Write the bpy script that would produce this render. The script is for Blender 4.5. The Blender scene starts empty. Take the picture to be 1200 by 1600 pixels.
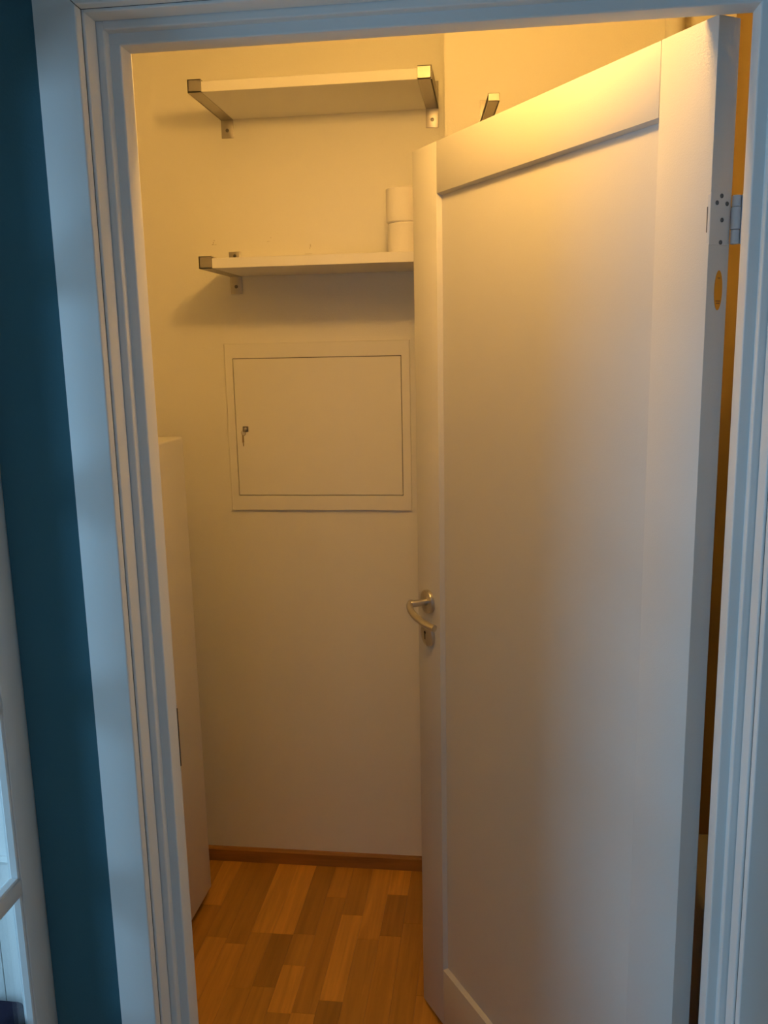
import bpy, bmesh, math, random
from mathutils import Vector, Matrix
random.seed(7)
C = bpy.context.scene.collection
sc = bpy.context.scene

# ------------------------------------------------------------------ camera
cam_d = bpy.data.cameras.new('camera'); cam = bpy.data.objects.new('camera', cam_d); C.objects.link(cam)
cam_d.sensor_fit = 'VERTICAL'; cam_d.sensor_height = 32.0; cam_d.lens = 1349.7/1600*32.0
cam_d.clip_start = 0.02; cam_d.clip_end = 60
R_ = Vector((0.99215909, 0.12327283, -0.02059497)); U_ = Vector((-0.00292267, 0.18762357, 0.98223666)); F_ = Vector((-0.1249472, 0.97447484, -0.18651272))
m = Matrix((R_, U_, -F_)).transposed().to_4x4(); m.translation = Vector((0.51640578, -1.13024164, 1.64352853))
cam.matrix_world = m
sc.camera = cam

# ------------------------------------------------------------------ world and light
w = bpy.data.worlds.new('world'); sc.world = w; w.use_nodes = True
bg = w.node_tree.nodes['Background']; bg.inputs[0].default_value = (0.42, 0.62, 0.95, 1); bg.inputs[1].default_value = 1.0

def area(name, loc, aim, sx, sy, power, col):
    d = bpy.data.lights.new(name, 'AREA'); d.shape = 'RECTANGLE'; d.size = sx; d.size_y = sy; d.energy = power; d.color = col
    o = bpy.data.objects.new(name, d); C.objects.link(o); o.location = loc
    o.rotation_euler = (Vector(aim)-Vector(loc)).to_track_quat('-Z', 'Y').to_euler()
    return o
DAY = (0.41, 0.71, 1.0)
area('daylight_side_window', (-1.98, -0.75, 1.30), (0.0, -0.75, 1.00), 1.5, 1.1, 43, DAY)      # in the window of the side room
area('daylight_hall_window', (0.3, -3.36, 1.45), (0.45, 0.0, 1.1), 1.2, 1.3, 4.0, DAY)          # in the hall's own window
LAMP = Vector((0.385, 0.186, 2.330)); LAMP_COL = (1.0, 0.525, 0.12); LAMP_STRENGTH = 158.0
HALL_FILL = 11.0
sc.view_settings.view_transform = 'Standard'; sc.view_settings.look = 'None'
sc.view_settings.exposure = 0.0; sc.view_settings.gamma = 1.0; sc.view_settings.use_curve_mapping = False

# ------------------------------------------------------------------ materials
def new_mat(name):
    mt = bpy.data.materials.new(name); mt.use_nodes = True
    nt = mt.node_tree; return mt, nt, nt.nodes['Principled BSDF']
def paint(name, col, rough=0.55, bump=0.0, scale=300, spec=0.4, var=0.03):
    mt, nt, b = new_mat(name); N = nt.nodes.new; L = nt.links.new
    tc = N('ShaderNodeTexCoord')
    n1 = N('ShaderNodeTexNoise'); n1.inputs['Scale'].default_value = 3.0; n1.inputs['Detail'].default_value = 3
    L(tc.outputs['Object'], n1.inputs['Vector'])
    mx = N('ShaderNodeMix'); mx.data_type = 'RGBA'
    mx.inputs[6].default_value = (*[c*(1-var) for c in col], 1); mx.inputs[7].default_value = (*[min(1, c*(1+var)) for c in col], 1)
    L(n1.outputs['Fac'], mx.inputs[0]); L(mx.outputs[2], b.inputs['Base Color'])
    b.inputs['Roughness'].default_value = rough; b.inputs['Specular IOR Level'].default_value = spec
    if bump > 0:
        n2 = N('ShaderNodeTexNoise'); n2.inputs['Scale'].default_value = scale; n2.inputs['Detail'].default_value = 2
        L(tc.outputs['Object'], n2.inputs['Vector'])
        bp = N('ShaderNodeBump'); bp.inputs['Strength'].default_value = bump; bp.inputs['Distance'].default_value = 0.002
        L(n2.outputs['Fac'], bp.inputs['Height']); L(bp.outputs['Normal'], b.inputs['Normal'])
    return mt
def metal(name, col, rough=0.32, aniso=False):
    mt, nt, b = new_mat(name); N = nt.nodes.new; L = nt.links.new
    b.inputs['Base Color'].default_value = (*col, 1); b.inputs['Metallic'].default_value = 1
    tc = N('ShaderNodeTexCoord'); mp = N('ShaderNodeMapping'); mp.inputs['Scale'].default_value = (40, 40, 900)
    n = N('ShaderNodeTexNoise'); n.inputs['Scale'].default_value = 1; L(tc.outputs['Object'], mp.inputs[0]); L(mp.outputs[0], n.inputs['Vector'])
    mr = N('ShaderNodeMapRange'); mr.inputs[3].default_value = rough-0.06; mr.inputs[4].default_value = rough+0.08
    L(n.outputs['Fac'], mr.inputs[0]); L(mr.outputs[0], b.inputs['Roughness'])
    return mt
def wood(name, base, grain_axis='Y', dark=0.62, per_object=True):
    mt, nt, b = new_mat(name); N = nt.nodes.new; L = nt.links.new
    tc = N('ShaderNodeTexCoord'); oi = N('ShaderNodeObjectInfo')
    ad = N('ShaderNodeVectorMath'); ad.operation = 'ADD'
    sc_ = N('ShaderNodeVectorMath'); sc_.operation = 'SCALE'; L(oi.outputs['Location'], sc_.inputs[0]); sc_.inputs['Scale'].default_value = 7.3
    L(tc.outputs['Object'], ad.inputs[0]); L(sc_.outputs[0], ad.inputs[1])
    mp = N('ShaderNodeMapping'); mp.inputs['Scale'].default_value = (55, 3.0, 10) if grain_axis == 'Y' else (3.0, 55, 55)
    L(ad.outputs[0], mp.inputs[0])
    n = N('ShaderNodeTexNoise'); n.inputs['Scale'].default_value = 1.0; n.inputs['Detail'].default_value = 5; n.inputs['Roughness'].default_value = 0.6; n.inputs['Distortion'].default_value = 0.6
    L(mp.outputs[0], n.inputs['Vector'])
    cr = N('ShaderNodeValToRGB'); cr.color_ramp.elements[0].position = 0.3; cr.color_ramp.elements[1].position = 0.7
    cr.color_ramp.elements[0].color = (*[c*dark for c in base], 1); cr.color_ramp.elements[1].color = (*[c*1.12 for c in base], 1)
    L(n.outputs['Fac'], cr.inputs[0])
    if per_object:
        mu = N('ShaderNodeMix'); mu.data_type = 'RGBA'; mu.blend_type = 'MULTIPLY'; mu.inputs[0].default_value = 1
        L(cr.outputs[0], mu.inputs[6]); L(oi.outputs['Color'], mu.inputs[7]); L(mu.outputs[2], b.inputs['Base Color'])
    else: L(cr.outputs[0], b.inputs['Base Color'])
    b.inputs['Roughness'].default_value = 0.42; b.inputs['Specular IOR Level'].default_value = 0.35
    return mt
def flat(name, col, rough=0.6):
    mt, nt, b = new_mat(name); b.inputs['Base Color'].default_value = (*col, 1); b.inputs['Roughness'].default_value = rough; return mt

M_wall = paint('closet_wall_paint', (0.89, 0.87, 0.79), 0.75, 0.25, 260, 0.2)
M_hall = paint('teal_wall_paint', (0.065, 0.175, 0.225), 0.8, 0.2, 260, 0.2)
M_white = paint('white_lacquer', (0.86, 0.85, 0.83), 0.42, 0.05, 120, 0.35, 0.01)
M_trim = paint('white_trim_paint', (0.78, 0.79, 0.79), 0.45, 0.06, 100, 0.35, 0.012)
M_door = paint('door_white_paint', (0.73, 0.72, 0.70), 0.48, 0.12, 420, 0.3, 0.01)
M_hatch = paint('hatch_painted_steel', (0.88, 0.86, 0.785), 0.55, 0.08, 200, 0.25, 0.01)
M_shelf = paint('shelf_white_laminate', (0.84, 0.83, 0.80), 0.4, 0, 100, 0.35, 0.01)
M_ceil = paint('ceiling_paint', (0.90, 0.89, 0.86), 0.8, 0.1, 200, 0.2)
M_steel = metal('brushed_steel', (0.46, 0.44, 0.41), 0.40)
M_handle = metal('satin_steel', (0.60, 0.57, 0.52), 0.30)
M_dark = flat('dark_void', (0.012, 0.011, 0.010), 0.8)
M_screw = metal('dark_screw_metal', (0.20, 0.19, 0.18), 0.45)
M_grey = flat('grey_plastic', (0.30, 0.32, 0.36), 0.5)
M_knuckle = paint('hinge_white_paint', (0.74, 0.76, 0.80), 0.4, 0, 100, 0.4, 0.01)
M_orange = paint('orange_sticker', (0.90, 0.36, 0.01), 0.45, 0, 100, 0.3, 0.1)
M_paper = paint('toilet_paper', (0.86, 0.84, 0.80), 0.95, 0.4, 500, 0.05, 0.02)
M_card = flat('grey_cardboard', (0.35, 0.30, 0.24), 0.9)
M_purple = paint('dark_purple_fabric', (0.025, 0.018, 0.04), 0.9, 0.4, 500, 0.1, 0.2)
M_oak = wood('oak_parquet', (0.60, 0.295, 0.045), 'Y', 0.82)
M_skirt = wood('oak_skirting', (0.42, 0.19, 0.04), 'X', 0.7, False)
M_scuff = flat('wall_scuff', (0.50, 0.44, 0.34), 0.9)
M_brass = metal('key_nickel', (0.45, 0.38, 0.27), 0.35)
mt, nt, b = new_mat('window_glass'); M_glass = mt
tr = nt.nodes.new('ShaderNodeBsdfTransparent'); tr.inputs[0].default_value = (0.93, 0.97, 0.98, 1)
gl = nt.nodes.new('ShaderNodeBsdfGlossy'); gl.inputs['Roughness'].default_value = 0.02
fr = nt.nodes.new('ShaderNodeFresnel'); fr.inputs[0].default_value = 1.45
mx = nt.nodes.new('ShaderNodeMixShader'); ge = nt.nodes.new('ShaderNodeNewGeometry'); ir = nt.nodes.new('ShaderNodeMapRange'); ir.inputs[3].default_value = 1.45; ir.inputs[4].default_value = 1/1.45
nt.links.new(ge.outputs['Backfacing'], ir.inputs[0]); nt.links.new(ir.outputs[0], fr.inputs[0]); nt.links.new(fr.outputs[0], mx.inputs[0]); nt.links.new(tr.outputs[0], mx.inputs[1]); nt.links.new(gl.outputs[0], mx.inputs[2])
nt.links.new(mx.outputs[0], nt.nodes['Material Output'].inputs[0])
mt, nt, b = new_mat('lit_opal_bulb'); M_bulb = mt
b.inputs['Base Color'].default_value = (0.8, 0.8, 0.8, 1); b.inputs['Emission Color'].default_value = (*LAMP_COL, 1); b.inputs['Emission Strength'].default_value = LAMP_STRENGTH

# ------------------------------------------------------------------ helpers
def obj(name, bm, mat, parent=None, smooth=False, **props):
    me = bpy.data.meshes.new(name); bmesh.ops.recalc_face_normals(bm, faces=bm.faces); bm.to_mesh(me); bm.free()
    if smooth:
        for p in me.polygons: p.use_smooth = True
    me.materials.append(mat)
    o = bpy.data.objects.new(name, me); C.objects.link(o)
    if parent is not None: o.parent = parent
    for k, v in props.items(): o[k] = v
    return o
def tag(o, label=None, category=None, group=None, kind=None):
    if label: o['label'] = label
    if category: o['category'] = category
    if group: o['group'] = group
    if kind: o['kind'] = kind
    return o
def empty(name, loc, rz=0):
    o = bpy.data.objects.new(name, None); C.objects.link(o); o.location = loc; o.rotation_euler = (0, 0, rz); o.empty_display_size = 0.05
    return o
def box(bm, x0, x1, y0, y1, z0, z1, bev=0.0, seg=2):
    ret = bmesh.ops.create_cube(bm, size=1.0)
    vs = ret['verts']
    for v in vs:
        v.co = Vector((x0+(v.co.x+.5)*(x1-x0), y0+(v.co.y+.5)*(y1-y0), z0+(v.co.z+.5)*(z1-z0)))
    if bev > 0:
        es = list({e for v in vs for e in v.link_edges})
        bmesh.ops.bevel(bm, geom=es, offset=bev, segments=seg, affect='EDGES', profile=0.5)
    return bm
def B(x0, x1, y0, y1, z0, z1, bev=0.0, seg=2): return box(bmesh.new(), x0, x1, y0, y1, z0, z1, bev, seg)
def prism(pts, lo, hi, axis='Z', bev_pts=None):
    """extrude a 2D polygon; axis Z: pts are (x,y); axis X: pts are (y,z)"""
    bm = bmesh.new()
    f = (lambda p, t: (p[0], p[1], t)) if axis == 'Z' else (lambda p, t: (t, p[0], p[1])) if axis == 'X' else (lambda p, t: (p[0], t, p[1]))
    a = [bm.verts.new(f(p, lo)) for p in pts]; c = [bm.verts.new(f(p, hi)) for p in pts]
    n = len(pts)
    bm.faces.new(a); bm.faces.new(c[::-1])
    for i in range(n): bm.faces.new((a[i], a[(i+1) % n], c[(i+1) % n], c[i]))
    return bm
def lathe(prof, axis='Z', seg=40, loc=(0, 0, 0), bm=None):
    """prof: list of (r, t) along the axis"""
    bm = bm or bmesh.new(); rings = []
    for r, t in prof:
        ring = []
        if r < 1e-6:
            c = (0, 0, t) if axis == 'Z' else (0, t, 0) if axis == 'Y' else (t, 0, 0)
            ring = [bm.verts.new(Vector(c)+Vector(loc))]
        else:
            for k in range(seg):
                a = 2*math.pi*k/seg; u, v = r*math.cos(a), r*math.sin(a)
                c = (u, v, t) if axis == 'Z' else (u, t, v) if axis == 'Y' else (t, u, v)
                ring.append(bm.verts.new(Vector(c)+Vector(loc)))
        rings.append(ring)
    for A, D in zip(rings, rings[1:]):
        if len(A) == 1 and len(D) == 1: continue
        for k in range(seg):
            k2 = (k+1) % seg
            if len(A) == 1: bm.faces.new((A[0], D[k], D[k2]))
            elif len(D) == 1: bm.faces.new((A[k], A[k2], D[0]))
            else: bm.faces.new((A[k], A[k2], D[k2], D[k]))
    return bm
def tube(pts, rad, seg=20, sub=6, cap=True):
    P = [Vector(p) for p in pts]; rs = rad if isinstance(rad, (list, tuple)) else [rad]*len(P)
    Q = []; RR = []
    for i in range(len(P)-1):
        p0, p1, p2, p3 = P[max(i-1, 0)], P[i], P[i+1], P[min(i+2, len(P)-1)]
        for k in range(sub):
            t = k/sub
            Q.append(0.5*((2*p1)+(-p0+p2)*t+(2*p0-5*p1+4*p2-p3)*t*t+(-p0+3*p1-3*p2+p3)*t**3)); RR.append(rs[i]*(1-t)+rs[i+1]*t)
    Q.append(P[-1]); RR.append(rs[-1])
    bm = bmesh.new(); rings = []; nrm = None
    for i, q in enumerate(Q):
        tg = (Q[min(i+1, len(Q)-1)]-Q[max(i-1, 0)]).normalized()
        if nrm is None: nrm = tg.orthogonal().normalized()
        nrm = (nrm-tg*nrm.dot(tg)).normalized(); bn = tg.cross(nrm)
        rings.append([bm.verts.new(q+RR[i]*(math.cos(a)*nrm+math.sin(a)*bn)) for a in [2*math.pi*k/seg for k in range(seg)]])
    for A, D in zip(rings, rings[1:]):
        for k in range(seg): bm.faces.new((A[k], A[(k+1) % seg], D[(k+1) % seg], D[k]))
    if cap: bm.faces.new(rings[0]); bm.faces.new(rings[-1][::-1])
    return bm
def autosmooth(o, ang=35):
    for p in o.data.polygons: p.use_smooth = True
    bmx = bmesh.new(); bmx.from_mesh(o.data)
    for e in bmx.edges:
        if len(e.link_faces) == 2 and e.calc_face_angle(0) > math.radians(ang): e.smooth = False
    bmx.to_mesh(o.data); bmx.free(); return o
def S(name, bm, mat, label=None, parent=None):
    o = obj(name, bm, mat, parent)
    if parent is None: o['kind'] = 'structure'
    if label: o['label'] = label
    return o

# ------------------------------------------------------------------ dimensions
D = 1.369          # closet back wall
CL, CR = -0.97, 1.077
CZ = 2.62          # ceiling
W0 = 0.8625        # width between architraves
ZT = 2.070         # height of the opening between architraves
GX = -0.172        # face of the glazed partition on the left of the hall
HR, HB = 1.75, -3.45

# ------------------------------------------------------------------ room shell
S('wall_back', B(CL-0.1, CR+0.1, D, D+0.1, -0.02, CZ), M_wall, 'cream back wall of the closet carrying shelves and hatch')
S('wall_left', B(CL-0.1, CL, 0.125, D, -0.02, CZ), M_wall, 'closet wall hidden behind the white cabinet')
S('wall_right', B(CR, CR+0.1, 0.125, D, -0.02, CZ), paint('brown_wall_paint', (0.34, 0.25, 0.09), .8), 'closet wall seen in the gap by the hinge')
S('wall_chase', B(0.3962, CR, 1.15, D, -0.0, CZ), M_wall, 'brighter boxed-out wall section right of the upper shelf')
# front wall: teal hall side, light closet side
bm = bmesh.new(); box(bm, GX, -0.012, 0.0, 0.06, -0.02, CZ); box(bm, 0.8745, HR, 0.0, 0.06, -0.02, CZ); box(bm, -0.012, 0.8745, 0.0, 0.06, 2.082, CZ)
S('wall_front', bm, M_hall, 'dark teal wall around the doorway')
bm = bmesh.new(); box(bm, CL-0.1, -0.012, 0.0605, 0.125, -0.02, CZ); box(bm, 0.8745, HR, 0.0605, 0.125, -0.02, CZ); box(bm, -0.012, 0.8745, 0.0605, 0.125, 2.082, CZ)
S('wall_front_closet_side', bm, M_wall, 'cream closet side of the doorway wall')
S('wall_side_room', B(-2.1, GX-0.0005, 0.0, 0.06, -0.02, CZ), M_ceil, 'pale blue-lit wall seen through the glazed door')
# hall + side room shell
S('wall_hall_right', B(HR, HR+0.1, HB, 0.0, -0.02, CZ), M_ceil)
bm = bmesh.new(); box(bm, -2.2, -0.3, HB-0.1, HB, -0.02, CZ); box(bm, 0.9, HR, HB-0.1, HB, -0.02, CZ); box(bm, -0.3, 0.9, HB-0.1, HB, -0.02, 0.8); box(bm, -0.3, 0.9, HB-0.1, HB, 2.1, CZ)
S('wall_hall_back', bm, M_ceil)
bm = bmesh.new(); box(bm, -2.2, -2.1, HB, -1.5, -0.02, CZ); box(bm, -2.2, -2.1, 0.0, 0.1, -0.02, CZ); box(bm, -2.2, -2.1, -1.5, 0.0, -0.02, 0.75); box(bm, -2.2, -2.1, -1.5, 0.0, 2.15, CZ)
S('wall_side_room_window_side', bm, M_ceil)
bm = bmesh.new(); box(bm, GX-0.1, GX, HB, -0.805, -0.02, CZ); box(bm, GX-0.1, GX, -0.805, 0.0, 2.055, CZ)
S('wall_partition', bm, M_hall, 'teal partition holding the glazed door')
S('ceiling', B(-2.2, HR+0.1, HB-0.1, D+0.1, CZ, CZ+0.1), M_ceil)
for nm, r in (('window_1', (-0.3, 0.9, HB-0.06, HB-0.02, 0.8, 2.1)), ('window_2', (-2.16, -2.12, -1.5, 0.0, 0.75, 2.15))):
    x0, x1, y0, y1, z0, z1 = r; e = empty(nm, ((x0+x1)/2, (y0+y1)/2, z0)); tag(e, kind='structure')
    off = Vector(e.location); t_ = 0.05; bm = bmesh.new()
    if nm == 'window_1': bs = [(x0, x1, y0, y1, z0, z0+t_), (x0, x1, y0, y1, z1-t_, z1), (x0, x0+t_, y0, y1, z0+t_, z1-t_), (x1-t_, x1, y0, y1, z0+t_, z1-t_)]; ps = (x0+t_, x1-t_, y0+.016, y0+.022, z0+t_, z1-t_)
    else: bs = [(x0, x1, y0, y1, z0, z0+t_), (x0, x1, y0, y1, z1-t_, z1), (x0, x1, y0, y0+t_, z0+t_, z1-t_), (x0, x1, y1-t_, y1, z0+t_, z1-t_)]; ps = (x0+.016, x0+.022, y0+t_, y1-t_, z0+t_, z1-t_)
    for q in bs: box(bm, q[0]-off.x, q[1]-off.x, q[2]-off.y, q[3]-off.y, q[4]-off.z, q[5]-off.z)
    obj('window_frame', bm, M_trim, e)
    obj('pane', B(ps[0]-off.x, ps[1]-off.x, ps[2]-off.y, ps[3]-off.y, ps[4]-off.z, ps[5]-off.z), M_glass, e)

# floor: dark subfloor, individual oak strips in the closet and the doorway
floor = S('floor', B(-2.2, HR+0.1, HB-0.1, D+0.1, -0.04, -0.0085), flat('floor_underlay', (0.05, 0.025, 0.01)), 'brown three-strip oak parquet floor')
PITCH = 0.0618; X0 = -0.1085
known = {  # strip index (0 starts at X0): list of (y of far end, y of near end, tone)
    -2: [(D, 0.967, 0.84), (0.967, 0.50, 1.12)],
    -1: [(D, 0.985+0.035, 1.25), (1.02, 0.80, 1.02), (0.80, 0.35, .95)],
    0: [(D, 1.02, 1.30), (1.02, 0.81, 0.70), (0.81, 0.36, 0.95)],
    1: [(D, 1.025, 0.78), (1.025, 0.897, 1.0), (0.897, 0.726, 1.30), (0.726, 0.3, 0.9)],
    2: [(D, 1.20, 1.02), (1.20, 0.73, 0.94), (0.73, 0.3, 1.15)],
    3: [(D, 1.122, 0.90), (1.122, 0.778, 1.28), (0.778, 0.40, 0.74)],
    4: [(D, 1.02, 1.18), (1.02, 0.55, 1.02)],
    5: [(D, 1.229, 1.28), (1.229, 1.04, 0.76), (1.04, 0.6, 0.98)],
    6: [(D, 1.10, 0.86), (1.10, 0.62, 0.92)],
}
mesh_cache = {}
def strip(x, y0, y1, tone):
    ln = round(y1-y0, 3); key = ln
    if key not in mesh_cache:
        bm = B(0, PITCH-0.0004, 0, ln-0.0004, -0.008, 0.0, 0.0004, 1)
        me = bpy.data.meshes.new('oak_strip'); bm.to_mesh(me); bm.free(); me.materials.append(M_oak); mesh_cache[key] = me
    o = bpy.data.objects.new('oak_strip', mesh_cache[key]); C.objects.link(o); o.parent = floor
    o.location = (x, y0, 0); h = random.uniform(-.03, .03)
    tone = 1+(tone-1)*0.95; o.color = (tone*(1-h*.5), tone, tone*(1+h), 1)
i = math.floor((CL-X0)/PITCH)
while X0+i*PITCH < CR:
    x = X0+i*PITCH; segs = list(known.get(i, []))
    y = segs[-1][1] if segs else D
    if not segs: y = D
    while y > -0.10:
        ln = random.choice([0.24, 0.31, 0.38, 0.46]); y2 = y-ln
        if y2 < -0.10: y2 = -0.15
        segs.append((y, y2, random.uniform(0.80, 1.2))); y = y2
    if X0+(i+1)*PITCH > CL and x < CR:
        for (a, c_, tn) in segs:
            # keep strips out of the front wall footprint beyond the doorway
            if (x < -0.02 or x+PITCH > 0.88) and c_ < 0.125:
                if a <= 0.16: continue
                c_ = 0.125
            strip(x, c_, a, tn)
    i += 1
# hall and side room floor, out of view: strips joined into one part
bm = bmesh.new()
xx = -2.2
while xx < HR:
    yy = -0.15
    while yy > HB:
        l_ = random.choice([0.5, 0.8, 1.1]); box(bm, xx, xx+PITCH-.0004, max(yy-l_, HB)+.0004, yy, -0.008, 0.0); yy -= l_
    xx += PITCH
box(bm, -2.1, -0.02, -0.1496, 0.0, -.008, 0); box(bm, 0.88, HR, -0.1496, 0.0, -.008, 0)
o = obj('hall_strips', bm, M_oak, floor); o['kind'] = 'stuff'

S('baseboard_back', prism([(D, 0.0), (D-0.014, 0.0), (D-0.014, 0.040), (D-0.009, 0.0457), (D, 0.0457)], CL, 0.3962, 'X'), M_skirt, 'oak skirting board along the closet back wall')
S('baseboard_right', B(CR-0.014, CR, 0.125, 1.136, 0, 0.0457, 0.003), M_skirt)
S('baseboard_chase', B(0.3962, CR, 1.136, 1.15, 0, 0.0457, 0.003), M_skirt)

# ------------------------------------------------------------------ door frame (trim_1) and architraves (trim_2)
fr_ = empty('trim_1', (0, 0, 0)); tag(fr_, 'white stepped door frame lining the doorway', kind='structure')
def rnd(pts): return pts
def r_corner(cx, cy, r, a0, a1, n=4): return [(cx+r*math.cos(math.radians(a0+(a1-a0)*k/n)), cy+r*math.sin(math.radians(a0+(a1-a0)*k/n))) for k in range(n+1)]
rr = 0.0025
lin = [(-0.012, 0.0012)] + r_corner(0.004-rr, 0.0012+rr, rr, -90, 0) + [(0.004, 0.0319), (-0.012, 0.0319)]
frm = [(-0.012, 0.0336)] + r_corner(0.0141-rr, 0.0336+rr, rr, -90, 0) + [(0.0141, 0.0487)] + r_corner(0.0285-rr, 0.0487+rr, rr, -90, 0) + r_corner(0.0285-rr, 0.0855-rr, rr, 0, 90) + [(0.0125, 0.0855), (0.0125, 0.1248), (-0.012, 0.1248)]
for nm, pr in (('jamb_lining', lin), ('jamb', frm)):
    zc = 2.082
    autosmooth(obj(nm, prism(pr, 0.0, zc), M_trim, fr_), 40)
    autosmooth(obj(nm, prism([(W0-p[0], p[1]) for p in pr], 0.0, zc), M_trim, fr_), 40)
    hp = [(p[1]-.0002, ZT-p[0]) for p in pr]
    x0 = 0.0141 if nm == 'jamb' else 0.004
    autosmooth(obj('head' if nm == 'jamb' else 'head_lining', prism(hp, x0, W0-x0, 'X'), M_trim, fr_), 40)
gs = [(-0.011, 0.0318), (0.0022, 0.0318), (0.0022, 0.0337), (-0.011, 0.0337)]
for pts in (gs, [(-.0115, .0001), (0.0003, .0001), (0.0003, .0010), (-.0115, .0010)]):  # dark strips laid inside the seams to stand for their shade
    obj('seam_shade_strip', prism(pts, 0, 2.08), M_dark, fr_); obj('seam_shade_strip', prism([(W0-p[0], p[1]) for p in pts], 0, 2.08), M_dark, fr_)
    obj('seam_shade_strip', prism([(p[1], ZT-p[0]) for p in pts], 0, W0, 'X'), M_dark, fr_)
# strike plate on the left jamb
bm = bmesh.new(); box(bm, 0.0126, 0.0275, 0.0857, 0.0869, 0.990, 1.108, 0.0005, 1); box(bm, 0.0235, 0.0292, 0.0840, 0.0869, 1.001, 1.098, 0.0004, 1)
obj('strike_plate', bm, metal('strike_steel', (0.13, 0.11, 0.09), 0.5), fr_, label='dark metal strike plate edge')

def arch_piece(kind):
    t_ = 0.015; wd = 0.0575; r = 0.003; bm = bmesh.new()
    # profile across (u: 0 at inner edge outwards, v: -y out of wall)
    prof = [(0.0, 0.0), (0.0, t_-r)] + [(r-r*math.cos(math.radians(a)), t_-r+r*math.sin(math.radians(a))) for a in (30, 60, 90)] + [(wd-r, t_), (wd-r*.3, t_-r*.3), (wd, t_-r), (wd, 0.0)]
    def P(end, u, v):
        if kind == 'left': return (-u, -v, 0.0 if end == 0 else ZT+u-0.0008)
        if kind == 'right': return (W0+u, -v, 0.0 if end == 0 else ZT+u-0.0008)
        return ((-u+0.0008 if end == 0 else W0+u-0.0008), -v, ZT+u)
    a = [bm.verts.new(P(0, *p)) for p in prof]; c = [bm.verts.new(P(1, *p)) for p in prof]
    n = len(prof); bm.faces.new(a); bm.faces.new(c[::-1])
    for k in range(n): bm.faces.new((a[k], a[(k+1) % n], c[(k+1) % n], c[k]))
    return bm
ar = empty('trim_2', (0, 0, 0)); tag(ar, 'flat white mitred architrave on the teal wall', kind='structure')
for k in ('left', 'right', 'top'): autosmooth(obj('architrave', arch_piece(k), M_trim, ar), 25)

# ------------------------------------------------------------------ door_1: open panelled door
TH = math.radians(56.8539); GXY = (0.79917, 0.10459); DW, DT, Z0, Z1 = 0.8309, 0.0378, 0.0105, 2.0499
door = empty('door_1', (GXY[0], GXY[1], 0), math.pi-TH)
tag(door, 'white single-panel interior door standing open into the closet', kind='structure')
st = 0.1022; rt = 0.1001; rb = 0.1531; bv = 0.0011
autosmooth(obj('stile', B(0, st-.0009, -DT, 0, Z0, Z1, bv, 2), M_door, door))
autosmooth(obj('stile', B(DW-st+.0003, DW, -DT, 0, Z0, Z1, bv, 2), M_door, door))
autosmooth(obj('rail', B(st, DW-st, -DT+.0002, -0.0002, Z1-rt, Z1-.0002, bv, 2), M_door, door))
autosmooth(obj('rail', B(st, DW-st, -DT+.0002, -0.0002, Z0+.0002, Z0+rb, bv, 2), M_door, door))
# recessed field with a narrow sloping bead all round
RC = 0.0115
obj('panel', B(st-.002, DW-st+.002, -DT+RC, -RC, Z0+rb-.002, Z1-rt+.002), M_door, door)
bm = bmesh.new(); e1 = 0.0035
o_ = [(st, Z0+rb), (DW-st, Z0+rb), (DW-st, Z1-rt), (st, Z1-rt)]; i_ = [(st+e1, Z0+rb+e1), (DW-st-e1, Z0+rb+e1), (DW-st-e1, Z1-rt-e1), (st+e1, Z1-rt-e1)]
vo = [bm.verts.new((p[0], -0.0016, p[1])) for p in o_]; vi = [bm.verts.new((p[0], -RC+.0003, p[1])) for p in i_]; vb = [bm.verts.new((p[0], -RC-.0003, p[1])) for p in o_]
for k in range(4):
    k2 = (k+1) % 4; bm.faces.new((vo[k], vo[k2], vi[k2], vi[k])); bm.faces.new((vi[k], vi[k2], vb[k2], vb[k])); bm.faces.new((vo[k], vo[k2], vb[k2], vb[k]))
obj('panel_bead', bm, M_door, door)
# lever handle, rose, keyhole escutcheon
def disc(cx, cz, r, mat, nm, y0=0.0, hgt=0.008):
    return autosmooth(obj(nm, lathe([(0, y0), (r, y0), (r, y0+hgt*.72), (r-.0008, y0+hgt*.93), (r-.002, y0+hgt), (0, y0+hgt)], 'Y', 48, (cx, 0, cz)), mat, door))
hs, hz = 0.780, 1.0755
hd = disc(hs, hz, 0.0275, M_handle, 'rose')
stem = obj('lever', tube([(hs, 0.006, hz), (hs, 0.024, hz), (hs+.001, 0.040, hz), (hs+.004, 0.050, hz)], [.0085, .0080, .0080, .0080], 24, 5), M_handle, hd, True)
grip = obj('lever_grip', tube([(hs+.0125, .0385, hz+.0005), (hs-.002, .0500, hz-.0005), (hs-.030, .0625, hz-.003), (hs-.062, .0690, hz-.0065), (hs-.093, .0700, hz-.010), (hs-.120, .0665, hz-.013), (hs-.136, .0620, hz-.015)], [.0068, .0074, .0076, .0077, .0077, .0077, .0077], 28, 6), M_handle, hd)
autosmooth(grip, 50)
es = disc(hs, 0.998, 0.0275, M_handle, 'keyhole_plate')
bm = lathe([(0, .0078), (.0038, .0078), (.0038, .0083), (0, .0083)], 'Y', 20, (hs+.006, 0, 1.0015)); box(bm, hs+.0043, hs+.0077, .0078, .0083, .985, 1.0015)
obj('keyhole', bm, M_dark, es, label='black keyhole slot')
# rear rose and lever on the closet face
rb_ = autosmooth(obj('rose', lathe([(0, -DT), (.0275, -DT), (.0275, -DT-.006), (.0255, -DT-.008), (0, -DT-.008)], 'Y', 40, (hs, 0, hz)), M_handle, door))
autosmooth(obj('lever', tube([(hs, -DT-.006, hz), (hs, -DT-.044, hz), (hs-.012, -DT-.054, hz), (hs-.06, -DT-.066, hz-.005), (hs-.13, -DT-.056, hz-.014)], .008, 20, 5), M_handle, rb_), 50)
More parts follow.
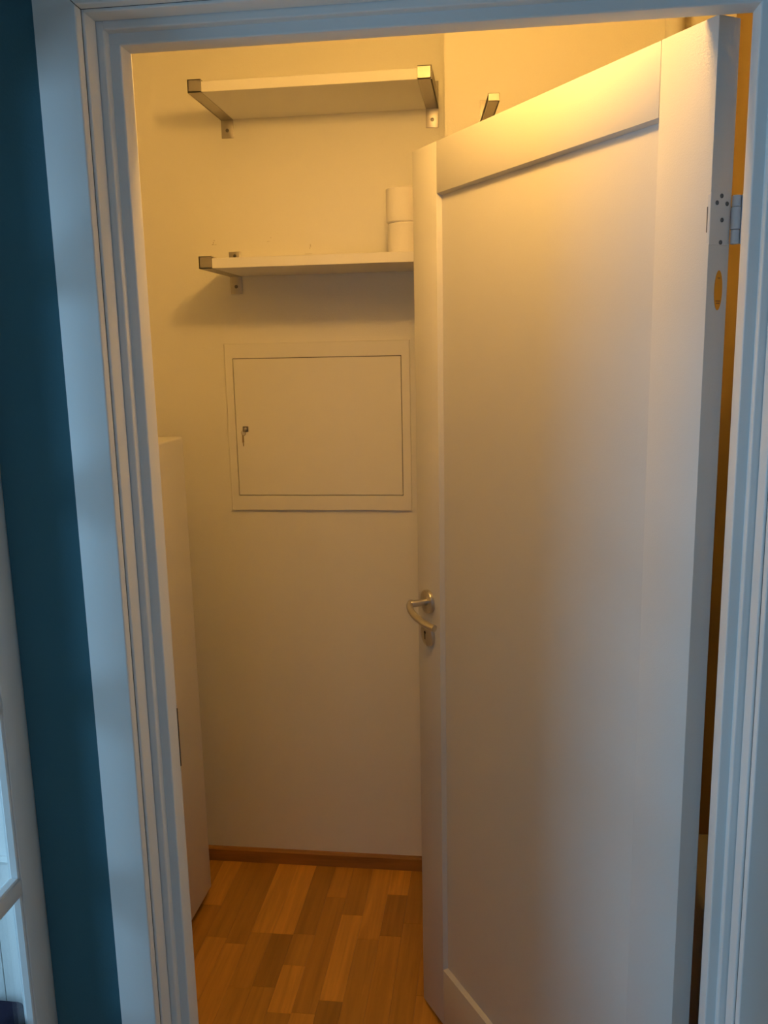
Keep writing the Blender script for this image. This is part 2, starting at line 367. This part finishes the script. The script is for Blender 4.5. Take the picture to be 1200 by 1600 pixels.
# lock face plate on the free edge
obj('lock_plate', B(DW-.001, DW+.0012, -.030, -.010, .93, 1.17, .0005, 1), M_handle, door)
# hinge leaf on the hinge edge (local x = 0 plane, outwards is -x)
def hinge(zc, detail=True):
    h = autosmooth(obj('hinge_leaf', B(-0.0010, 0.0008, -0.0345, 0.0004, zc-.0325, zc+.0335, 0.0004, 1), M_door, door))
    if detail:
        for (u, z) in ((.0183, 1.8325-.001), (.0105, 1.8225), (.0285, 1.8220), (.0206, 1.8010), (.0200, 1.7725)):
            autosmooth(obj('screw', lathe([(0, -.0010), (.0030, -.0010), (.0030, -.0014), (.0014, -.0014), (.0012, -.0007), (0, -.0007)], 'X', 20, (0, -u, z+(1.8015-1.8015)), None), M_screw, h), 30)
    # leaf return on the door face
    bm = bmesh.new(); box(bm, .0000, .0042, -.0002, .0006, zc-.029, zc+.032, .0002, 1)
    obj('hinge_leaf_return', bm, M_door, h)
    obj('hinge_slot', B(.0034, .0049, -.0002, .0009, zc-.0165, zc+.016), M_screw, h)
    return h
hinge(1.8015)
hinge(0.2615, False)
# three knuckles on the pin, standing at the closet side of the jamb
def knuckles(zc):
    k0 = None
    for (za, zb, r) in ((-.031, -.0125, .0058), (-.012, .0165, .0065), (.017, .0315, .0058)):
        k = autosmooth(obj('hinge_knuckle', lathe([(0, za), (r-.0008, za), (r, za+.0008), (r, zb-.0008), (r-.0008, zb), (0, zb)], 'Z', 28, (0.8367, 0.1235, zc)), M_knuckle, fr_))
    obj('hinge_plate', B(0.8425, 0.8500, 0.0990, 0.1235, zc-.031, zc+.0315), M_knuckle, fr_)
knuckles(1.8015); knuckles(0.2615)
# small oval sticker on the door edge
bm = bmesh.new(); ring = []; ring2 = []
for k in range(40):
    a = 2*math.pi*k/40; y_ = -.0210+.0072*math.cos(a); z_ = 1.7105+.0262*math.sin(a)
    ring.append(bm.verts.new((0.0002, y_, z_))); ring2.append(bm.verts.new((-0.0005, y_, z_)))
bm.faces.new(ring); bm.faces.new(ring2[::-1])
for k in range(40): bm.faces.new((ring[k], ring[(k+1) % 40], ring2[(k+1) % 40], ring2[k]))
stk = obj('oval_sticker', bm, M_orange, door, label='orange oval sticker on the hinge edge')
bm = bmesh.new()
for z_, hw in ((1.6965, .0042), (1.6935, .0034), (1.7265, .0022)): box(bm, -.0007, -.0004, -.021-hw, -.021+hw, z_-.0006, z_+.0006)
obj('sticker_print', bm, flat('sticker_ink', (0.30, 0.09, 0.01)), stk)

# ------------------------------------------------------------------ shelves and brackets
def bracket(x0, z_arm, y_wall, label, name='shelf_bracket', front=1.0985, zcap=0.031, wdt=0.0345, slot=True, group='steel shelf brackets'):
    """Steel arm that grips the shelf end, with a screwed wall plate. Base point: foot of the plate."""
    e = empty(name, (x0+wdt/2, y_wall, z_arm-0.0483)); zb = 0.0483; dy = front-y_wall; h = wdt/2
    # arm: a slim U channel whose front is closed
    bm = bmesh.new()
    box(bm, -h, h, dy, 0.0-.003, zb, zb+0.0034, .0006, 1)                # bottom flange
    box(bm, -h, h, dy, dy+.0030, zb, zb+zcap, .0006, 1)                # front
    box(bm, -h, h, dy, 0.0-.003, zb+zcap-.003, zb+zcap, .0006, 1)      # top flange
    sx = (-h, -h+.003) if slot == 'R' else (h-.003, h)                # closed outer side
    box(bm, sx[0], sx[1], dy, 0.0-.003, zb, zb+zcap)
    autosmooth(obj('arm', bm, M_steel, e))
    pl = autosmooth(obj('wall_plate', B(-h, h, -.003, 0.0, 0.0, 0.1175, .001, 2), M_steel, e))
    for z_ in (0.0205, 0.1060):
        s_ = autosmooth(obj('screw', lathe([(0, -.0028), (.0048, -.0028), (.0048, -.0042), (.0040, -.0050), (.0019, -.0052), (.0016, -.0036), (0, -.0036)], 'Y', 24, (0, 0, z_)), M_screw, pl))
    tag(e, label, 'bracket', group); return e
up = 2.2765; lo = 1.8535
bracket(-0.2395, up, D, 'steel bracket at the left end of the upper shelf', slot='R')
bracket(0.3335, up, D, 'bright steel bracket at the right end of the upper shelf', slot='L')
bracket(-0.2365, lo, D, 'steel bracket at the left end of the lower shelf', slot='R')
bracket(0.3335, lo, D, 'steel bracket at the hidden right end of the lower shelf, behind the door', slot='L')
def shelf(z0, label, x0, x1):
    e = autosmooth(obj('shelf_board', B(x0, x1, 1.1020, D-.0035, z0+.0040, z0+.0040+.0235, .0008, 1), M_shelf))
    tag(e, label, 'shelf'); return e
# the board fills the channel between the bracket flanges, its front edge flush with the bracket fronts
def shelf2(z0, label, xa, xb):
    bm = bmesh.new()
    box(bm, xa, xb, 1.0990, D-.0008, z0+.0002, z0+.0255, .0008, 1)
    o = autosmooth(obj('shelf_board', bm, M_shelf)); tag(o, label, 'shelf'); return o
shelf2(up, 'white laminate shelf board, the upper one near the header', -0.2048, 0.3333)
shelf2(lo, 'white laminate shelf board, the lower one carrying the rolls', -0.2018, 0.3333)
# third, empty bracket on the boxed-out wall, slightly askew
e = empty('shelf_bracket', (0.4905, 1.15, 2.1295), math.radians(5.3))
tag(e, 'lone short steel bracket without a shelf, above the open door', 'bracket')
hh = 0.0123; bm = bmesh.new()
box(bm, -hh, hh, -.280, -.277, 0.030, 0.0462, .0006, 1); box(bm, -hh, hh, -.280, -.003, 0.030, 0.0325, .0006, 1); box(bm, -hh, hh, -.280, -.003, 0.0437, 0.0462, .0006, 1); box(bm, hh-.003, hh, -.279, -.003, .0300, .0462)
autosmooth(obj('arm', bm, M_steel, e))
p3 = autosmooth(obj('wall_plate', B(-.0080, .0260, -.003, 0, -.012, .1045, .001, 2), M_steel, e))
for z_ in (.010, .085): autosmooth(obj('screw', lathe([(0, -.0028), (.0048, -.0028), (.0048, -.0042), (.0040, -.0050), (.0019, -.0052), (.0016, -.0036), (0, -.0036)], 'Y', 24, (.009, 0, z_)), M_screw, p3))

# ------------------------------------------------------------------ toilet rolls on the lower shelf
def roll(x, y, z, label, r=0.056, h=0.098):
    e = empty('paper_roll', (x, y, z)); tag(e, label, 'paper roll', 'two paper rolls stacked on the lower shelf')
    autosmooth(obj('paper', lathe([(.019, 0.0), (r-.003, 0.0), (r, .003), (r+.0006, h*.5), (r, h-.003), (r-.003, h), (.019, h), (.019, 0.0)], 'Z', 56), M_paper, e), 40)
    autosmooth(obj('cardboard_core', lathe([(.0175, .0004), (.0188, .0004), (.0188, h-.0004), (.0175, h-.0004), (.0175, .0004)], 'Z', 32), M_card, e), 40)
    obj('loose_sheet', prism([(r+.0014, -.02), (r+.0020, .015), (r+.0030, .034), (r+.0023, .034), (r+.0012, .015), (r+.0006, -.02)], .001, h-.001), M_paper, e)
    return e
roll(0.2875, 1.200, lo+.0256, 'white paper roll standing on the lower shelf, bottom of the two', 0.0435, 0.0800)
roll(0.2850, 1.200, lo+.0256+.0803, 'white paper roll balanced on top of the other roll', 0.0445, 0.0860)

# ------------------------------------------------------------------ hatch in the back wall
ha = empty('wall_hatch', (0.0077, D, 1.1713)); tag(ha, 'square cream access hatch with a flat frame, lock and hanging key', 'hatch')
X = lambda v: v-0.0077
Zr = lambda v: v-1.1713
def ringframe(xo0, xo1, zo0, zo1, xi0, xi1, zi0, zi1, y0, y1):
    bm = bmesh.new(); r = .0022
    rings = []
    for (a0, a1, c0, c1, yy) in ((xo0, xo1, zo0, zo1, y1), (xo0, xo1, zo0, zo1, y0+r), (xo0+r*.3, xo1-r*.3, zo0+r*.3, zo1-r*.3, y0+r*.3), (xo0+r, xo1-r, zo0+r, zo1-r, y0), (xi0, xi1, zi0, zi1, y0), (xi0, xi1, zi0, zi1, y1)):
        rings.append([bm.verts.new((a, yy, c)) for a, c in ((a0, c0), (a1, c0), (a1, c1), (a0, c1))])
    for Aa, Dd in zip(rings, rings[1:]+rings[:1]):
        for k in range(4): bm.faces.new((Aa[k], Aa[(k+1) % 4], Dd[(k+1) % 4], Dd[k]))
    return bm
obj('frame', ringframe(X(-.2649), X(.2802), 0, Zr(1.6651), X(-.2412), X(.2560), Zr(1.2158), Zr(1.6223), -.009, 0), M_hatch, ha)
obj('backing', B(X(-.2412), X(.2560), -.0012, -.0002, Zr(1.2158), Zr(1.6223)), M_dark, ha)
dr = autosmooth(obj('hatch_door', B(X(-.2393), X(.2541), -.0085, -.0013, Zr(1.2177), Zr(1.6204), .0007, 1), M_hatch, ha))
lk = autosmooth(obj('lock', B(X(-.2190), X(-.2025), -.0120, -.0083, Zr(1.4075), Zr(1.4240), .0012, 2), M_screw, dr, label='small square metal lock'))
autosmooth(obj('lock_cylinder', lathe([(0, -.0120), (.0046, -.0120), (.0046, -.0150), (.0036, -.0156), (0, -.0156)], 'Y', 24, (X(-.2105), 0, Zr(1.4160))), M_handle, dr))
# key: ring + blade dangling from the cylinder
ky = autosmooth(obj('key', tube([(X(-.2125)+.0062*math.cos(t_)-.004, -.0150-.0015*math.sin(t_), Zr(1.4085)+.0075*math.sin(t_)-.004) for t_ in [2*math.pi*k/14 for k in range(15)]], .0008, 8, 2), M_brass, dr))
bm = B(X(-.2225), X(-.2172), -.0112, -.0098, Zr(1.3760), Zr(1.3975), .0005, 1); box(bm, X(-.2208), X(-.2186), -.0110, -.0100, Zr(1.3650), Zr(1.3770), .0002, 1); box(bm, X(-.2186), X(-.2176), -.0110, -.0100, Zr(1.3680), Zr(1.3700)); box(bm, X(-.2186), X(-.2178), -.0110, -.0100, Zr(1.3720), Zr(1.3736))
autosmooth(obj('key_blade', bm, M_brass, dr))

# scuffs on the wall above the lower shelf
wall_back = bpy.data.objects['wall_back']
def scuff(x, z, w_, h_):
    bm = bmesh.new(); pts = []
    n = 9
    for k in range(n):
        a = 2*math.pi*k/n; s_ = random.uniform(.6, 1.0)
        pts.append((x+w_*s_*math.cos(a), z+h_*s_*math.sin(a)))
    o = obj('scuff_mark', prism(pts, D-.0003, D+.0002, 'Y'), M_scuff, wall_back)
for (x, z, w_, h_) in ((-.283, 1.9450, .0045, .0011), (-.2745, 1.9445, .005, .0004), (-.2780, 1.9560, .0014, .0019), (-.2810, 1.9500, .001, .003), (-.120, 1.9480, .006, .0004), (-.1120, 1.9580, .0025, .0006), (.0020, 1.9330, .0010, .0060), (-.005, 1.9100, .018, .0005), (.000, 1.9260, .0007, .004)): scuff(x, z, w_, h_)

# ------------------------------------------------------------------ pipe in the corner above the door
e = empty('pipe', (0.9327, 1.1185, 0)); tag(e, 'white vertical pipe rising in the corner behind the open door', 'pipe')
obj('pipe_tube', lathe([(0, 0), (.0215, 0), (.0215, CZ-.001), (0, CZ-.001)], 'Z', 36), M_shelf, e, True)
autosmooth(obj('pipe_clip', lathe([(.0216, 2.30), (.0245, 2.30), (.0245, 2.318), (.0216, 2.318)], 'Z', 36), M_shelf, e))
autosmooth(obj('pipe_collar', lathe([(.0216, 0.0), (.031, 0.0), (.030, .010), (.0216, .013)], 'Z', 36), M_shelf, e))

# ------------------------------------------------------------------ tall white cabinet at the left, behind the jamb
cb = empty('tall_cabinet', (-0.3365, 1.1747, 0.0), math.radians(0.0)); tag(cb, 'tall plain white cabinet standing behind the left door jamb', 'cabinet')
cb.rotation_euler = (0, 0, math.radians(-1.5))
cbx = B
autosmooth(obj('body', cbx(-.560, 0, -.600, 0, .030, 1.4139, .006, 3), M_white, cb))
autosmooth(obj('cabinet_door', cbx(-.560, 0, -.640, -.603, .030, 1.4139, .005, 3), M_white, cb))
autosmooth(obj('plinth', cbx(-.530, -.030, -.570, -.030, .0, .030, 0, 1), flat('black_plinth', (.02, .02, .02)), cb))
autosmooth(obj('grip', cbx(-.540, -.525, -.665, -.640, .65, .90, .003, 2), M_handle, cb))

# ------------------------------------------------------------------ dark grey box behind the door
bxr = empty('storage_box', (0.945, 0.40, 0)); tag(bxr, 'tall grey box standing on the floor behind the door hinge side', 'box')
autosmooth(obj('body', B(-.0615, .08, -.12, .12, 0, .640, .008, 3), M_grey, bxr))
autosmooth(obj('lid', B(-.0635, .082, -.122, .122, .640, .672, .008, 3), flat('grey_lid', (.36, .38, .40), .5), bxr))

# ------------------------------------------------------------------ wall lamp inside the closet, above the door
lp = empty('wall_lamp', (LAMP.x, 0.125, LAMP.z)); tag(lp, 'round opal globe wall lamp on the closet side above the doorway', 'lamp')
autosmooth(obj('base', lathe([(0, 0.0), (.040, 0.0), (.042, .003), (.040, .008), (.024, .012), (.022, .0155), (0, .0155)], 'Y', 48), M_white, lp))
gr_ = 0.050; gy = LAMP.y-0.125
obj('opal_globe', lathe([(gr_*math.sin(math.radians(a)), gy-gr_*math.cos(math.radians(a))) for a in range(25, 181, 12)] + [(0, gy+gr_)], 'Y', 32), M_bulb, lp, True)

# unseen fill lamp, added to warm the frame faces turned to the right
hl = empty('wall_lamp', (HR, -0.13, 1.60)); tag(hl, 'unseen warm fill lamp added on the right-hand hall wall', 'lamp')
autosmooth(obj('base', lathe([(0, 0), (.045, 0), (.045, -.012), (.012, -.016), (.010, -.060), (0, -.060)], 'X', 32), M_white, hl))
mt, nt, b = new_mat('hall_fill_glow'); b.inputs['Base Color'].default_value = (.8, .75, .65, 1); b.inputs['Emission Color'].default_value = (1.0, .72, .40, 1); b.inputs['Emission Strength'].default_value = HALL_FILL
sh = obj('fill_lamp_shade', lathe([(0, -.085), (.075, -.085), (.060, .085), (0, .085)], 'Z', 32, (-.10, 0, 0)), mt, hl, True); autosmooth(sh, 40)

# ------------------------------------------------------------------ door_2: glazed door in the partition on the left
gd = empty('door_2', (GX, 0, 0)); tag(gd, 'white glazed door with small panes at the left edge', kind='structure')
TK = 0.020; LEN = 0.800; stw = 0.0555; bar = 0.024; pit = 0.285; z_first = 0.8865-0.285*3
def GB(y0, y1, z0, z1, bev=.001): return B(-TK, 0, y0, y1, z0, z1, bev, 2)
autosmooth(obj('stile', GB(-stw, -.0008, .01, 2.05), M_trim, gd)); autosmooth(obj('stile', GB(-LEN, -LEN+.09, .01, 2.05), M_trim, gd))
zbars = [0.885-pit*k for k in (2, 1, 0, -1, -2, -3)]
zlo = zbars[0]; tops = zbars + [2.05-.09+0.0]
autosmooth(obj('rail', GB(-LEN+.09, -stw, .01, zlo), M_trim, gd)); autosmooth(obj('rail', GB(-LEN+.09, -stw, 1.965, 2.05), M_trim, gd))
for z_ in zbars[1:]: autosmooth(obj('glazing_bar', GB(-LEN+.09, -stw, z_-bar, z_, .002), M_trim, gd))
ymid = (-LEN+.09-stw)/2; autosmooth(obj('glazing_bar', GB(ymid-.012, ymid+.012, zlo, 1.965, .002), M_trim, gd))
for k in range(len(zbars)):
    za = zbars[k]; zb_ = (zbars[k+1]-bar) if k+1 < len(zbars) else 1.965
    for (ya, yb) in ((-LEN+.09, ymid-.012), (ymid+.012, -stw)):
        obj('pane', B(-.0190, -.0155, ya+.0005, yb-.0005, za+.0005, zb_-.0005), M_glass, gd)
        # glazing bead on the hall side
        bm = bmesh.new(); bw = .004
        box(bm, -.0155, -.0015, ya, ya+bw, za, zb_, .002, 1); box(bm, -.0155, -.0015, yb-bw, yb, za, zb_, .002, 1)
        box(bm, -.0155, -.0015, ya+bw, yb-bw, za, za+bw, .002, 1); box(bm, -.0155, -.0015, ya+bw, yb-bw, zb_-bw, zb_, .002, 1)
        obj('glazing_bead', bm, M_trim, gd)
gd['label'] = 'white glazed door with small panes at the left edge of the teal wall'

# side room: boarded lower wall and a dark purple seat against it
S('trim_3', (lambda bm: bm)(prism([(-0.001, 0), (-.012, 0), (-.012, .876), (-.016, .8835), (-.001, .8835)], -0.2480+0.001, GX-TK-.001, 'X')), M_ceil, 'narrow white board beside the glazed door')
S('trim_4', prism([(-0.001, 0), (-.012, 0), (-.012, .876), (-.016, .8835), (-.001, .8835)], -1.95, -0.2490, 'X'), M_ceil, 'white boarding along the side room wall')
so = empty('armchair', (-0.575, -0.335, 0)); tag(so, 'dark purple upholstered chair glimpsed through the lowest glass pane', 'chair')
autosmooth(obj('backrest', B(-.36, .37, .17, .31, .10, .655, .012, 3), M_purple, so)); autosmooth(obj('seat', B(-.25, .25, -.28, .17, .12, .42, .03, 3), M_purple, so))
autosmooth(obj('armrest', B(-.36, -.255, -.28, .168, .10, .55, .02, 3), M_purple, so)); autosmooth(obj('armrest', B(.255, .37, -.28, .168, .10, .55, .02, 3), M_purple, so))
for a, c_ in ((-.33, -.25), (.30, -.25), (-.33, .27), (.30, .27)): obj('leg', B(a, a+.03, c_-.0, c_+.03, 0, .10), M_dark, so)
